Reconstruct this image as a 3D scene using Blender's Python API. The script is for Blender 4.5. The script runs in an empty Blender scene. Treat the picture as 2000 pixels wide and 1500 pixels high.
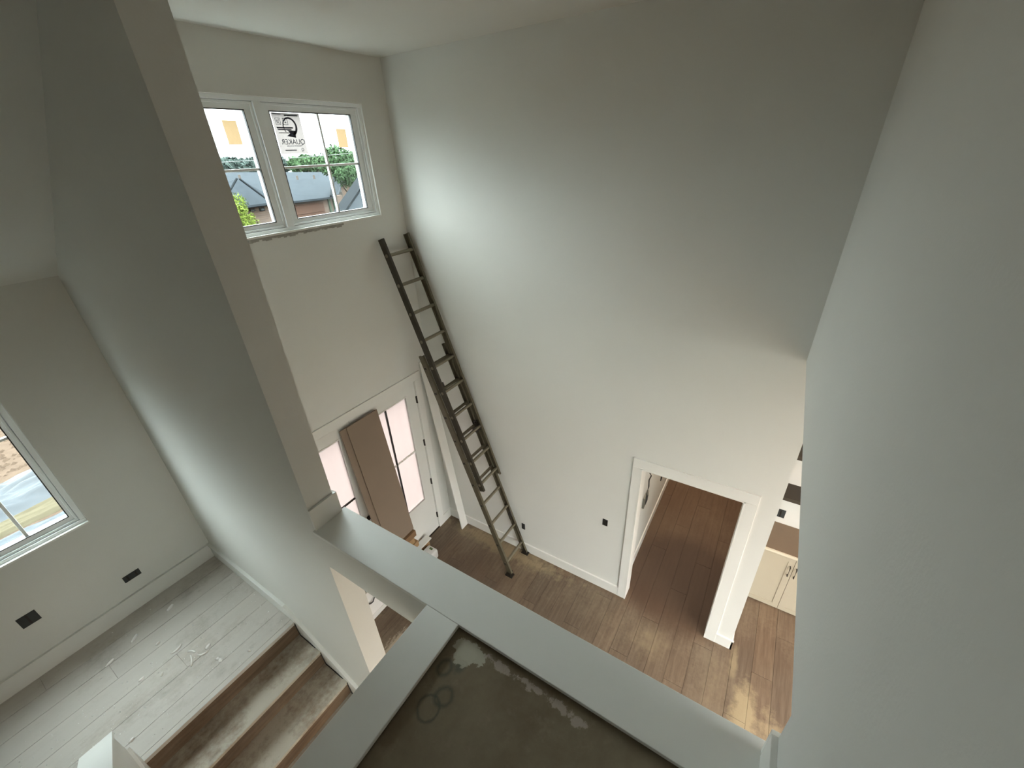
import bpy, bmesh, math, random
from mathutils import Vector, Matrix, noise
random.seed(7)
sc = bpy.context.scene
C = sc.collection

# ---------------------------------------------------------------- camera
EYE = Vector((0.0, 0.0, 4.805))
yaw, pitch, roll = 0.988, 0.50345, 0.04962
fw = Vector((math.sin(yaw)*math.cos(pitch), math.cos(yaw)*math.cos(pitch), -math.sin(pitch)))
r0 = Vector((math.cos(yaw), -math.sin(yaw), 0)); d0 = fw.cross(r0)
rt = math.cos(roll)*r0 + math.sin(roll)*d0
dn = -math.sin(roll)*r0 + math.cos(roll)*d0
cam = bpy.data.objects.new('camera', bpy.data.cameras.new('camera'))
cam.matrix_world = Matrix(((rt.x, -dn.x, -fw.x, EYE.x), (rt.y, -dn.y, -fw.y, EYE.y), (rt.z, -dn.z, -fw.z, EYE.z), (0, 0, 0, 1)))
cam.data.sensor_width = 36; cam.data.lens = 820.3/2000*36; cam.data.clip_start = .02; cam.data.clip_end = 500
C.objects.link(cam); sc.camera = cam

# ---------------------------------------------------------------- world, lights, exposure
SKY = 11.5
w = bpy.data.worlds.new('overcast_sky'); sc.world = w; w.use_nodes = True
nt = w.node_tree; nt.nodes.clear()
tc = nt.nodes.new('ShaderNodeTexCoord'); sep = nt.nodes.new('ShaderNodeSeparateXYZ')
nt.links.new(tc.outputs['Generated'], sep.inputs[0])
mr = nt.nodes.new('ShaderNodeMapRange'); mr.inputs[1].default_value = -0.02; mr.inputs[2].default_value = 1.0
nt.links.new(sep.outputs[2], mr.inputs[0])
cr = nt.nodes.new('ShaderNodeValToRGB')
cr.color_ramp.elements[0].position = 0.0; cr.color_ramp.elements[0].color = (.078, .091, .095, 1)
cr.color_ramp.elements[1].position = 1.0; cr.color_ramp.elements[1].color = (.95, 1.0, .99, 1)
e = cr.color_ramp.elements.new(.35); e.color = (.625, .66, .665, 1)
nt.links.new(mr.outputs[0], cr.inputs[0])
nz = nt.nodes.new('ShaderNodeTexNoise'); nz.inputs['Scale'].default_value = 5; nz.inputs['Detail'].default_value = 4
mp = nt.nodes.new('ShaderNodeMapping'); mp.inputs['Scale'].default_value = (1, 1, 3)
nt.links.new(tc.outputs['Generated'], mp.inputs[0]); nt.links.new(mp.outputs[0], nz.inputs[0])
mx = nt.nodes.new('ShaderNodeMixRGB'); mx.blend_type = 'MULTIPLY'; mx.inputs[0].default_value = .35
nt.links.new(cr.outputs[0], mx.inputs[1]); nt.links.new(nz.outputs[0], mx.inputs[2])
bg = nt.nodes.new('ShaderNodeBackground'); bg.inputs[1].default_value = SKY
nt.links.new(mx.outputs[0], bg.inputs[0])
out = nt.nodes.new('ShaderNodeOutputWorld'); nt.links.new(bg.outputs[0], out.inputs[0])

def area(name, loc, rot, size, power, color, sy=None):
    l = bpy.data.lights.new(name, 'AREA'); l.energy = power; l.color = color; l.size = size
    if sy: l.shape = 'RECTANGLE'; l.size_y = sy
    o = bpy.data.objects.new(name, l); o.location = loc; o.rotation_euler = rot; C.objects.link(o); return o
WARM = (1.0, .80, .62)
area('kitchen_warm_fill', (2.6, -3.2, 3.36), (0, 0, 0), 1.6, 38, (1.0, .66, .47))  # unseen area light, added to warm the lower storey
area('hall_warm_fill', (5.6, .28, 2.7), (0, 0, 0), .35, 9, WARM)  # added out of view so the hall wall turns warm and bright
area('lower_stair_hall_fill', (-.9, .2, 2.8), (0, 0, 0), .4, 2.6, WARM)  # unseen, added to light the lower end of the partition
area('upper_hall_fill', (-1.6, .45, 5.55), (0, 0, 0), 0.7, 1.3, (1.0, .95, .85))  # weak unseen fill added for the upper walls and ledges

sc.view_settings.view_transform = 'Standard'
sc.view_settings.look = 'None'
sc.view_settings.exposure = 1.93
sc.view_settings.gamma = 1.0
sc.view_settings.use_curve_mapping = False
sc.cycles.max_bounces = 12; sc.cycles.diffuse_bounces = 8
sc.cycles.caustics_reflective = False; sc.cycles.caustics_refractive = False
sc.cycles.use_denoising = True

# ---------------------------------------------------------------- material helpers
def srgb(r, g, b):
    f = lambda c: (c/255/12.92 if c <= 10 else ((c/255+.055)/1.055)**2.4)
    return (f(r), f(g), f(b), 1)
class NT:
    def __init__(s, name):
        s.m = bpy.data.materials.new(name); s.m.use_nodes = True; s.t = s.m.node_tree
        s.b = s.t.nodes['Principled BSDF']; s.out = s.t.nodes['Material Output']
    def n(s, t, **kw):
        x = s.t.nodes.new('ShaderNode'+t)
        for k, v in kw.items(): setattr(x, k, v)
        return x
    def l(s, a, b): s.t.links.new(a, b)
    def pos(s, scale=(1, 1, 1), obj=False, off=None):
        g = s.n('TexCoord').outputs['Object'] if obj else s.n('NewGeometry').outputs['Position']
        mpn = s.n('Mapping'); mpn.inputs['Scale'].default_value = scale; s.l(g, mpn.inputs[0])
        if off is not None: s.l(off, mpn.inputs['Location'])
        return mpn.outputs[0]
    def noise(s, v, scale, detail=3, rough=.55):
        x = s.n('TexNoise'); x.inputs['Scale'].default_value = scale; x.inputs['Detail'].default_value = detail
        x.inputs['Roughness'].default_value = rough; s.l(v, x.inputs[0]); return x.outputs[0]
    def ramp(s, f, stops):
        r = s.n('ValToRGB'); e = r.color_ramp.elements
        while len(e) < len(stops): e.new(.5)
        for i, (p, c) in enumerate(stops): e[i].position = p; e[i].color = c if len(c) == 4 else (*c, 1)
        s.l(f, r.inputs[0]); return r.outputs[0]
    def mix(s, f, a, b, mode='MIX'):
        x = s.n('MixRGB', blend_type=mode)
        for i, v in ((0, f), (1, a), (2, b)):
            if hasattr(v, 'is_output'): s.l(v, x.inputs[i])
            else: x.inputs[i].default_value = v
        return x.outputs[0]
    def bump(s, h, st, dist=.01):
        x = s.n('Bump'); x.inputs['Strength'].default_value = st; x.inputs['Distance'].default_value = dist
        s.l(h, x.inputs['Height']); s.l(x.outputs[0], s.b.inputs['Normal'])
    def math(s, op, a, b=None):
        x = s.n('Math', operation=op)
        for i, v in ((0, a), (1, b)):
            if v is None: continue
            if hasattr(v, 'is_output'): s.l(v, x.inputs[i])
            else: x.inputs[i].default_value = v
        return x.outputs[0]
G0, G1 = (0, 0, 0, 1), (1, 1, 1, 1)
def simple(name, col, rough=.6, metal=0, var=.12, scale=8, bump=0, bscale=60):
    s = NT(name); s.b.inputs['Roughness'].default_value = rough; s.b.inputs['Metallic'].default_value = metal
    p = s.pos(); f = s.noise(p, scale)
    d = tuple(c*(1-var) for c in col[:3])+(1,)
    s.l(s.mix(f, col, d), s.b.inputs['Base Color'])
    if bump: s.bump(s.noise(p, bscale, 4), bump)
    return s.m
def wallpaint(name, col):
    s = NT(name); s.b.inputs['Roughness'].default_value = .75
    p = s.pos()
    f = s.noise(p, 1.3, 3)
    d = tuple(c*.93 for c in col[:3])+(1,)
    s.l(s.mix(f, col, d), s.b.inputs['Base Color'])
    s.bump(s.noise(p, 90, 3), .12, .004)
    return s.m
def field(s, sp, cx, cy, rx, ry, nz, amp, lo, hi):
    dx = s.math('DIVIDE', s.math('SUBTRACT', sp.outputs[0], cx), rx); dy = s.math('DIVIDE', s.math('SUBTRACT', sp.outputs[1], cy), ry)
    d = s.math('SQRT', s.math('ADD', s.math('MULTIPLY', dx, dx), s.math('MULTIPLY', dy, dy)))
    d = s.math('MULTIPLY', s.math('ADD', d, s.math('MULTIPLY', s.math('SUBTRACT', nz, .5), amp)), .5)
    return s.ramp(d, [(lo*.5, G1), (hi*.5, G0)])
def woodfloor(name, dark, mid, light, dust=None, smears_and_tone=False, dust_lo=.5, dust_hi=.7, dscale=1.1, dustcol=(.4, .38, .34, 1)):
    s = NT(name); s.b.inputs['Roughness'].default_value = .62
    oi = s.n('ObjectInfo'); rnd = oi.outputs['Random']
    cx = s.n('CombineXYZ'); s.l(s.math('MULTIPLY', rnd, 37.0), cx.inputs[0]); s.l(s.math('MULTIPLY', rnd, 91.0), cx.inputs[1])
    p = s.pos((1.2, 14, 14), off=cx.outputs[0])
    g = s.noise(p, 2.2, 6, .6)
    base = s.ramp(g, [(.28, dark), (.5, mid), (.75, light)])
    tint = s.ramp(rnd, [(0, (.86, .86, .87)), (.5, (1, 1, 1)), (1, (1.08, 1.05, 1.02))])
    base = s.mix(1.0, base, tint, 'MULTIPLY')
    q = s.pos()
    big = s.noise(q, dscale, 5, .6)
    fine = s.noise(q, 26, 4, .7)
    f = s.math('ADD', big, s.math('MULTIPLY', s.math('SUBTRACT', fine, .5), .35))
    m = s.ramp(f, [(dust_lo, G0), (dust_hi, G1)])
    base = s.mix(s.math('MULTIPLY', m, dust if dust is not None else .0), base, dustcol)
    if smears_and_tone:
        sp = s.n('SeparateXYZ'); s.l(q, sp.inputs[0])
        n9 = s.noise(q, 9, 6, .7); n30 = s.noise(s.pos((1, 3, 1)), 14, 6, .75)
        tan = srgb(158, 143, 112); pale = srgb(178, 168, 150)
        for cx, cy, rx, ry, amp, lo, hi, k, c in ((3.24, 2.35, .16, 1.05, 2.2, .45, 1.0, .55, tan), (2.76, -.64, .36, .13, 1.6, .5, 1.0, .75, tan), (3.22, -.50, .22, .05, 1.2, .4, 1.0, .5, tan),
                                        (2.72, -.86, .26, .16, 2.6, .25, .8, .45, tan), (1.5, 2.72, .30, .13, 2.6, .5, .9, .9, pale), (3.0, .3, .30, .25, 2.4, .2, .9, .22, tan)):
            base = s.mix(s.math('MULTIPLY', field(s, sp, cx, cy, rx, ry, n30 if c == pale else n9, amp, lo, hi), k), base, c)
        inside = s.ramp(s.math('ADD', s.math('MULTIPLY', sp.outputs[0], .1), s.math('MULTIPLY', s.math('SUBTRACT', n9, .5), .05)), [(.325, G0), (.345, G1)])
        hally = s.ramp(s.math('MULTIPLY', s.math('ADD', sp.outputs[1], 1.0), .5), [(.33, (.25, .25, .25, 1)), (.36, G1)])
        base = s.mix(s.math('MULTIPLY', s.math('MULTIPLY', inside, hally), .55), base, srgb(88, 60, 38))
        base = s.mix(s.math('MULTIPLY', field(s, sp, 3.9, .2, .85, .75, n9, .25, .75, 1.0), .6), base, srgb(58, 36, 20))  # darker ellipse across the hall floor just past the doorway
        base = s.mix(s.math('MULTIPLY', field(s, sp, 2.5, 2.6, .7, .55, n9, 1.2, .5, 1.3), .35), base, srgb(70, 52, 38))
    s.l(base, s.b.inputs['Base Color'])
    s.bump(s.math('ADD', g, s.math('MULTIPLY', m, .3)), .25, .004)
    return s.m
M = {}
M['paint'] = wallpaint('off_white_wall_paint', (.655, .655, .620, 1))
M['ceil'] = wallpaint('flat_ceiling_paint', (.655, .655, .620, 1))
M['trim'] = simple('primed_white_trim', (.72, .72, .685, 1), .45, var=.06, scale=5)
M['vinyl'] = simple('white_vinyl', (.80, .83, .83, 1), .35, var=.04)
M['planks'] = woodfloor('dusty_oak_laminate', srgb(84, 70, 56), srgb(99, 84, 68), srgb(114, 99, 82), smears_and_tone=True, dust=.35, dust_lo=.48, dust_hi=.72, dustcol=srgb(150, 136, 112))
M['landing'] = woodfloor('dust_coated_landing_boards', srgb(135, 127, 114), srgb(158, 150, 138), srgb(178, 170, 158), dust=.85, dust_lo=.18, dust_hi=.50, dscale=2.5, dustcol=srgb(192, 187, 180))
M['tread'] = woodfloor('stair_oak', srgb(96, 78, 60), srgb(128, 108, 88), srgb(150, 130, 110), dust=.8, dust_lo=.30, dust_hi=.55, dscale=2.2, dustcol=srgb(188, 182, 168))
M['riser'] = woodfloor('dark_stair_riser_oak', srgb(74, 58, 42), srgb(96, 77, 58), srgb(116, 96, 75), dust=.25, dust_lo=.5, dust_hi=.75, dustcol=srgb(150, 140, 124))
M['mud'] = simple('dried_joint_compound', (.40, .39, .35, 1), .9, var=.45, scale=18, bump=.6)
M['paper'] = simple('drywall_paper', (.82, .81, .78, 1), .9, var=.1)
M['black'] = simple('black_plastic', (.02, .02, .02, 1), .5)
M['bronze'] = simple('oil_rubbed_bronze', (.035, .03, .025, 1), .45, .6)
M['boxhole'] = simple('dark_outlet_box', (.03, .035, .035, 1), .7)
M['galv'] = simple('galvanised_steel', (.25, .25, .22, 1), .5, .7)
M['alu'] = simple('weathered_aluminium', srgb(104, 98, 80), .55, .35, var=.5, scale=9)
M['alu_shade'] = simple('shaded_side_aluminium', srgb(66, 61, 50), .6, .3, var=.5, scale=9)  # shadow side of the left fly rail, shade put into its colour
M['alud'] = simple('dull_grey_rung_aluminium', srgb(128, 122, 104), .5, .35, var=.3, scale=14)
M['cab'] = simple('cream_cabinet_lacquer', srgb(168, 160, 142), .4, var=.05)
M['counter'] = simple('tan_cardboard_protection', srgb(122, 106, 88), .8, var=.2, scale=4)
M['edge'] = simple('pale_counter_edge', srgb(205, 198, 178), .4)
M['shelf'] = simple('dark_stained_shelf', srgb(58, 51, 40), .6, var=.3)
M['hardboard'] = simple('brown_hardboard', srgb(134, 118, 102), .75, var=.12, scale=3)
M['lumber'] = simple('pine_lumber', srgb(168, 138, 100), .7, var=.3, scale=12)
M['lumber_dark'] = simple('brown_lumber', srgb(132, 102, 72), .7, var=.3, scale=12)
M['white_plastic'] = simple('white_plastic', (.6, .6, .58, 1), .4)
M['orange'] = simple('orange_brown_card', srgb(160, 124, 104), .7)
M['green'] = simple('green_print', srgb(88, 104, 66), .6)
M['roof'] = simple('grey_roof_shingles', (0.0213, 0.0255, 0.0298, 1), .9, var=.45, scale=3)
M['roofdk'] = simple('dark_roof_ridge', (0.0090, 0.0108, 0.0126, 1), .9, var=.3)
M['roofown'] = simple('charcoal_roof_shingles', (0.0165, 0.0195, 0.0225, 1), .9, var=.4, scale=6)
M['fascia'] = simple('white_fascia', (0.0540, 0.0450, 0.0396, 1), .6)
M['garage'] = simple('rust_brown_garage_door', (0.0646, 0.0380, 0.0285, 1), .7, var=.35, scale=4)
M['sage'] = simple('sage_green_trim', (0.0484, 0.0660, 0.0484, 1), .7)
M['mortar'] = simple('pale_mortar_brick_wall', (0.0792, 0.0576, 0.0450, 1), .9, var=.35, scale=5)
M['trunk'] = simple('grey_bark', (0.012, 0.011, 0.009, 1), .9, var=.4, scale=10)
M['leaf'] = simple('mid_green_leaves', (0.0320, 0.0576, 0.0272, 1), .8, var=.5, scale=1.2)
M['leaf2'] = simple('fresh_green_leaves', (0.0650, 0.0884, 0.0156, 1), .8, var=.4, scale=3)
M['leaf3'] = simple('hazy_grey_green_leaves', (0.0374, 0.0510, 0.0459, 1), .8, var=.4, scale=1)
M['ground'] = simple('red_brown_gravel_soil', (0.0459, 0.0324, 0.0236, 1), .95, var=.55, scale=7, bump=1, bscale=12)
M['sheet'] = simple('pale_blue_plastic_sheeting', (0.0338, 0.0390, 0.0442, 1), .35, var=.3, scale=6)
M['sand'] = simple('pale_yellow_sand', (0.0416, 0.0364, 0.0234, 1), .9, var=.3, scale=6)
for k in 'roof roofdk roofown fascia garage sage mortar trunk leaf leaf2 leaf3 ground sheet sand'.split(): M[k].node_tree.nodes['Principled BSDF'].inputs['Specular IOR Level'].default_value = .02
M['wire'] = simple('overhead_wire', (0.04, 0.04, 0.04, 1), .6)

def brickmat():
    s = NT('tan_brick'); s.b.inputs['Roughness'].default_value = .9
    b = s.n('TexBrick'); b.inputs['Color1'].default_value = (.115, .080, .062, 1); b.inputs['Color2'].default_value = (.085, .062, .052, 1); s.b.inputs['Specular IOR Level'].default_value = .02
    b.inputs['Mortar'].default_value = (.13, .11, .095, 1); b.inputs['Scale'].default_value = 1.0
    b.inputs['Brick Width'].default_value = .4; b.inputs['Row Height'].default_value = .12; b.inputs['Mortar Size'].default_value = .012
    p = s.n('NewGeometry').outputs['Position']; sp = s.n('SeparateXYZ'); s.l(p, sp.inputs[0])
    cx = s.n('CombineXYZ'); s.l(sp.outputs[0], cx.inputs[0]); s.l(sp.outputs[2], cx.inputs[1]); s.l(cx.outputs[0], b.inputs[0])
    s.l(b.outputs[0], s.b.inputs['Base Color']); return s.m
M['brick'] = brickmat()

def subfloor():
    s = NT('stained_dark_subfloor'); s.b.inputs['Roughness'].default_value = .85
    p = s.pos()
    a = s.noise(p, 2.5, 6, .65); b = s.noise(p, 14, 5, .7)
    base = s.ramp(a, [(.3, srgb(92, 76, 56)), (.5, srgb(112, 100, 80)), (.72, srgb(128, 118, 98))])
    base = s.mix(s.ramp(b, [(.55, G0), (.75, (.5, .5, .5, 1))]), base, srgb(140, 126, 110))
    sp = s.n('SeparateXYZ'); s.l(p, sp.inputs[0])
    for (cx, cy, r, wd) in ((.485, .675, .03, .012), (.43, .70, .04, .008), (.56, .735, .025, .012)):
        dx = s.math('SUBTRACT', sp.outputs[0], cx); dy = s.math('SUBTRACT', sp.outputs[1], cy)
        d = s.math('SQRT', s.math('ADD', s.math('MULTIPLY', dx, dx), s.math('MULTIPLY', dy, dy)))
        e = s.math('ABSOLUTE', s.math('SUBTRACT', d, s.math('ADD', r, s.math('MULTIPLY', s.math('SUBTRACT', b, .5), .03))))
        m = s.ramp(s.math('DIVIDE', e, wd), [(0, (.75, .75, .75, 1)), (1, G0)])
        base = s.mix(m, base, srgb(66, 72, 62))
    c2 = s.noise(p, 42, 8, .72)
    mud = srgb(168, 164, 148); mud2 = srgb(160, 148, 138)
    for cx, cy, rx, ry, amp, lo, hi, k, c in ((.595, .690, .035, .03, 1.6, .3, 1.0, .7, srgb(72, 80, 70)), (.655, .690, .038, .085, 1.5, .86, .94, .95, mud), (.640, .70, .05, .045, 1.3, .86, .96, .9, mud),
                                    (.672, .55, .022, .10, 3.2, .45, .7, .85, mud2), (.672, .42, .020, .10, 3.4, .4, .65, .8, mud2), (.668, .31, .022, .07, 3.0, .5, .75, .8, mud2), (.662, .235, .024, .035, 2.4, .6, .85, .85, mud2)):
        base = s.mix(s.math('MULTIPLY', field(s, sp, cx, cy, rx, ry, c2, amp, lo, hi), k), base, c)
    s.l(base, s.b.inputs['Base Color']); s.bump(s.math('ADD', b, c2), .4, .004); return s.m
M['subfloor'] = subfloor()

def panemat(name, tint, gl=.05):
    m = bpy.data.materials.new(name); m.use_nodes = True; t = m.node_tree; t.nodes.clear()
    a = t.nodes.new('ShaderNodeBsdfTransparent'); a.inputs[0].default_value = tint
    g = t.nodes.new('ShaderNodeBsdfGlossy'); g.inputs['Roughness'].default_value = .02; g.inputs[0].default_value = (1, 1, 1, 1)
    nzz = t.nodes.new('ShaderNodeTexNoise'); nzz.inputs['Scale'].default_value = 2
    x = t.nodes.new('ShaderNodeMixShader'); x.inputs[0].default_value = gl
    mm = t.nodes.new('ShaderNodeMath'); mm.operation = 'MULTIPLY'; mm.inputs[1].default_value = gl*2
    t.links.new(nzz.outputs[0], mm.inputs[0]); t.links.new(mm.outputs[0], x.inputs[0])
    o = t.nodes.new('ShaderNodeOutputMaterial')
    t.links.new(a.outputs[0], x.inputs[1]); t.links.new(g.outputs[0], x.inputs[2]); t.links.new(x.outputs[0], o.inputs[0]); return m
M['glass'] = panemat('clear_window_glass', (.93, .97, .97, 1))
def translucent(name, col, fac=.8, through=0.0):
    m = bpy.data.materials.new(name); m.use_nodes = True; t = m.node_tree; t.nodes.clear()
    nzz = t.nodes.new('ShaderNodeTexNoise'); nzz.inputs['Scale'].default_value = 7
    mc = t.nodes.new('ShaderNodeMixRGB'); mc.inputs[1].default_value = col; mc.inputs[2].default_value = tuple(c*.9 for c in col[:3])+(1,)
    t.links.new(nzz.outputs[0], mc.inputs[0])
    a = t.nodes.new('ShaderNodeBsdfTranslucent'); d = t.nodes.new('ShaderNodeBsdfDiffuse')
    for nd in (a, d): t.links.new(mc.outputs[0], nd.inputs[0])
    x = t.nodes.new('ShaderNodeMixShader'); x.inputs[0].default_value = fac
    t.links.new(d.outputs[0], x.inputs[1]); t.links.new(a.outputs[0], x.inputs[2])
    o = t.nodes.new('ShaderNodeOutputMaterial'); res = x
    if through:
        tr = t.nodes.new('ShaderNodeBsdfTransparent'); y = t.nodes.new('ShaderNodeMixShader'); y.inputs[0].default_value = through
        t.links.new(x.outputs[0], y.inputs[1]); t.links.new(tr.outputs[0], y.inputs[2]); res = y
    t.links.new(res.outputs[0], o.inputs[0]); return m
M['film'] = translucent('white_protective_film', (.36, .318, .305, 1), .9, .03)
M['tanpaper'] = translucent('tan_sticker_paper', (.21, .145, .08, 1), .6)
M['greypaper'] = translucent('pale_printed_sticker', (.20, .178, .17, 1), .55)
M['ink'] = simple('dark_blue_ink', srgb(60, 66, 84), .7)

# ---------------------------------------------------------------- mesh helpers
def finish(name, me, mat, parent=None, smooth=False):
    if mat is not None: me.materials.append(M[mat])
    if smooth:
        for p in me.polygons: p.use_smooth = True
    o = bpy.data.objects.new(name, me); C.objects.link(o)
    if parent is not None:
        o.parent = parent; o.matrix_parent_inverse = parent.matrix_world.inverted()
    return o
def box_bm(bm, x0, x1, y0, y1, z0, z1, mat=None):
    vs = [bm.verts.new(Vector(v) if mat is None else mat @ Vector(v)) for v in
          ((x0, y0, z0), (x1, y0, z0), (x1, y1, z0), (x0, y1, z0), (x0, y0, z1), (x1, y0, z1), (x1, y1, z1), (x0, y1, z1))]
    for f in ((3, 2, 1, 0), (4, 5, 6, 7), (0, 1, 5, 4), (1, 2, 6, 5), (2, 3, 7, 6), (3, 0, 4, 7)):
        bm.faces.new([vs[i] for i in f])
def mk(name, bm, mat, parent=None, bevel=0, smooth=False):
    if bevel:
        bmesh.ops.bevel(bm, geom=list(bm.edges), offset=bevel, segments=2, profile=.6, affect='EDGES')
    bmesh.ops.recalc_face_normals(bm, faces=bm.faces)
    me = bpy.data.meshes.new(name); bm.to_mesh(me); bm.free()
    return finish(name, me, mat, parent, smooth)
def boxes(name, lst, mat, parent=None, bevel=0):
    bm = bmesh.new()
    for b in lst: box_bm(bm, *b)
    return mk(name, bm, mat, parent, bevel)
def prism(name, pts, axis, a, b, mat, parent=None, bevel=0):
    """polygon pts in the two other axes, extruded along axis from a to b"""
    bm = bmesh.new()
    def v(p, t):
        q = list(p); q.insert(axis, t); return bm.verts.new(q)
    A = [v(p, a) for p in pts]; B = [v(p, b) for p in pts]
    bm.faces.new(A); bm.faces.new(B[::-1]); n = len(pts)
    for i in range(n): bm.faces.new([A[i], B[i], B[(i+1) % n], A[(i+1) % n]])
    return mk(name, bm, mat, parent, bevel)
def tube(bm, pts, r, seg=8):
    pts = [Vector(p) for p in pts]; rings = []
    for i, p in enumerate(pts):
        d = (pts[min(i+1, len(pts)-1)] - pts[max(i-1, 0)]).normalized()
        u = d.cross(Vector((0, 0, 1)));
        if u.length < .1: u = d.cross(Vector((1, 0, 0)))
        u.normalize(); v = d.cross(u)
        rings.append([bm.verts.new(p + r*(math.cos(t)*u + math.sin(t)*v)) for t in [2*math.pi*k/seg for k in range(seg)]])
    for a, b in zip(rings, rings[1:]):
        for k in range(seg): bm.faces.new([a[k], a[(k+1) % seg], b[(k+1) % seg], b[k]])
    bm.faces.new(rings[0][::-1]); bm.faces.new(rings[-1])
def st(o): o['kind'] = 'structure'; return o
def empty(name, loc=(0, 0, 0)):
    o = bpy.data.objects.new(name, None); o.location = loc; o.empty_display_size = .1; C.objects.link(o)
    o.matrix_world = Matrix.Translation(loc); return o
def tag(o, label, cat, group=None):
    o['label'] = label; o['category'] = cat
    if group: o['group'] = group
    return o

# ---------------------------------------------------------------- dimensions (metres)
YF, XR, YN, YL = 3.442, 3.351, -.297, 3.894
PX0, PX1, PY = .721, .863, 1.729
CZ, UF, LZ, HZ = 5.592, 3.125, 1.637, 3.42
WX = -1.6

# ---------------------------------------------------------------- walls
# front wall with the upper window and the entry doors
wx0, wx1, wz0, wz1 = 1.065, 3.045, 4.325, 5.235
dx0, dx1, dz1 = 1.16, 3.077, 2.452
st(boxes('wall_front', [(PX1, dx0, YF, 3.60, -.3, 2.9), (dx1, 3.50, YF, 3.60, -.3, 2.9), (dx0, dx1, YF, 3.60, dz1, 2.9), (dx0, dx1, YF, 3.60, -.3, -.02),
    (PX1, wx0, YF, 3.60, 2.9, 5.8), (wx1, 3.50, YF, 3.60, 2.9, 5.8), (wx0, wx1, YF, 3.60, 2.9, wz0), (wx0, wx1, YF, 3.60, wz1, 5.8)], 'paint'))
# tall right wall with the doorway
st(boxes('wall_right', [(XR, 3.50, .729, YF, -.3, 5.8), (XR, 3.50, -.193, .729, 2.033, 5.8), (XR, 3.50, -.44, -.193, -.3, 5.8)], 'paint'))
# near wall: stops over the opening to the kitchen
st(boxes('wall_near', [(-1.2, .858, YN-.15, YN, 2.85, 5.8), (.858, XR, YN-.15, YN, HZ, 5.8)], 'paint'))
# partition between stair and foyer
st(boxes('wall_partition', [(PX0, PX1, PY, 4.05, -.3, 5.8)], 'paint'))
# landing wall with window
lx0, lx1, lz0, lz1 = -.594, .175, 2.571, 3.80
st(boxes('wall_landing', [(WX-.15, lx0, YL, 4.05, -.3, 4.5), (lx1, PX0, YL, 4.05, -.3, 4.5), (lx0, lx1, YL, 4.05, -.3, lz0), (lx0, lx1, YL, 4.05, lz1, 4.5)], 'paint'))
st(boxes('wall_left', [(WX-.15, WX, .9, YL, -.3, 5.8)], 'paint'))
# sloped ceiling over the stairs and flat ceiling
sl = .655
y2 = YL - (CZ-4.243)/sl
st(prism('ceiling_sloped', [(YL, 4.243), (y2, CZ), (y2, CZ+.2), (YL+.2, 4.243)], 0, WX, PX0, 'ceil'))
st(boxes('ceiling', [(-5.2, PX0, -3.2, y2, CZ, CZ+.15), (PX0, 3.50, -3.2, 3.60, CZ, CZ+.15)], 'ceil'))
# upper hall enclosing walls (west wall with a window opening, south wall)
st(boxes('wall_west', [(-5.2, -5.05, -3.2, 1.05, 2.85, 5.8)], 'paint'))
st(boxes('wall_back', [(-5.2, -1.2, -3.2, -3.05, 2.85, 5.8), (-1.2, -1.05, -3.2, YN-.15, 2.85, 5.8), (-5.2, WX, .9, 1.05, 2.85, 5.8)], 'paint'))
# lower storey enclosing walls
st(boxes('wall_kitchen', [(3.50, 4.53, -.44, -.30, -.3, 3.42), (4.68, 9.0, -.44, -.30, -.3, 3.42)], 'paint'))
st(boxes('wall_hall', [(3.50, 9.0, .80, .92, -.3, 3.42), (8.85, 9.0, -.3, .8, -.3, 3.42)], 'paint'))
st(boxes('ceiling_hall', [(3.50, 9.0, -.30, .80, 2.75, 2.85)], 'ceil'))
st(boxes('ceiling_kitchen', [(.905, 9.0, -6.2, YN-.15, HZ, HZ+.12)], 'ceil'))
st(boxes('wall_south', [(-5.2, 9.0, -6.2, -6.05, -.3, .3), (-5.2, 9.0, -6.2, -6.05, 2.6, 3.5), (-5.2, 1.8, -6.2, -6.05, .3, 2.6), (3.4, 9.0, -6.2, -6.05, .3, 2.6)], 'paint'))
st(boxes('wall_east', [(8.85, 9.0, -6.05, -.44, -.3, 3.42)], 'paint'))
st(boxes('wall_lower_west', [(-5.2, -5.05, -6.05, 1.05, -.3, 2.85), (-5.05, WX, .9, 1.05, -.3, 2.85)], 'paint'))

# ledges at the edge of the upper floor
st(boxes('wall_ledge', [(PX0, PX1, YN, PY, 2.87, 3.135)], 'paint'))
st(boxes('trim_1', [(.705, .905, YN, PY, 3.135, 3.155)], 'trim', bevel=.003))
st(boxes('wall_stair_header', [(-.309, PX0, .80, .935, 2.87, 3.135)], 'paint'))
st(boxes('trim_2', [(-1.55, .7045, .779, .949, 3.135, 3.1545)], 'trim', bevel=.003))
st(boxes('floor_upper', [(-5.05, PX0, -3.05, .795, 2.86, UF)], 'subfloor'))
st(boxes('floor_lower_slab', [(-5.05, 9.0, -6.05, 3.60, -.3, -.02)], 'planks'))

# ---------------------------------------------------------------- lower floor planks
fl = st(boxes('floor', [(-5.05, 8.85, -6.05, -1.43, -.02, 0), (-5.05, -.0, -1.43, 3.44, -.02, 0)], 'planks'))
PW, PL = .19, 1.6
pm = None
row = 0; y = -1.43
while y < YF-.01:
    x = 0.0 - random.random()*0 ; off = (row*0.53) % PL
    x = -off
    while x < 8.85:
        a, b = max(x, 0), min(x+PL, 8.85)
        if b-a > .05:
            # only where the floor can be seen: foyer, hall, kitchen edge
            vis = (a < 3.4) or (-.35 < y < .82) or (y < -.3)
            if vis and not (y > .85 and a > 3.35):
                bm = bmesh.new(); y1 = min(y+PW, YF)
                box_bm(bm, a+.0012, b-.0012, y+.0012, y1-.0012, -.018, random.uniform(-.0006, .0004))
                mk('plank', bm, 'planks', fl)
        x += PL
    y += PW; row += 1

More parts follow.
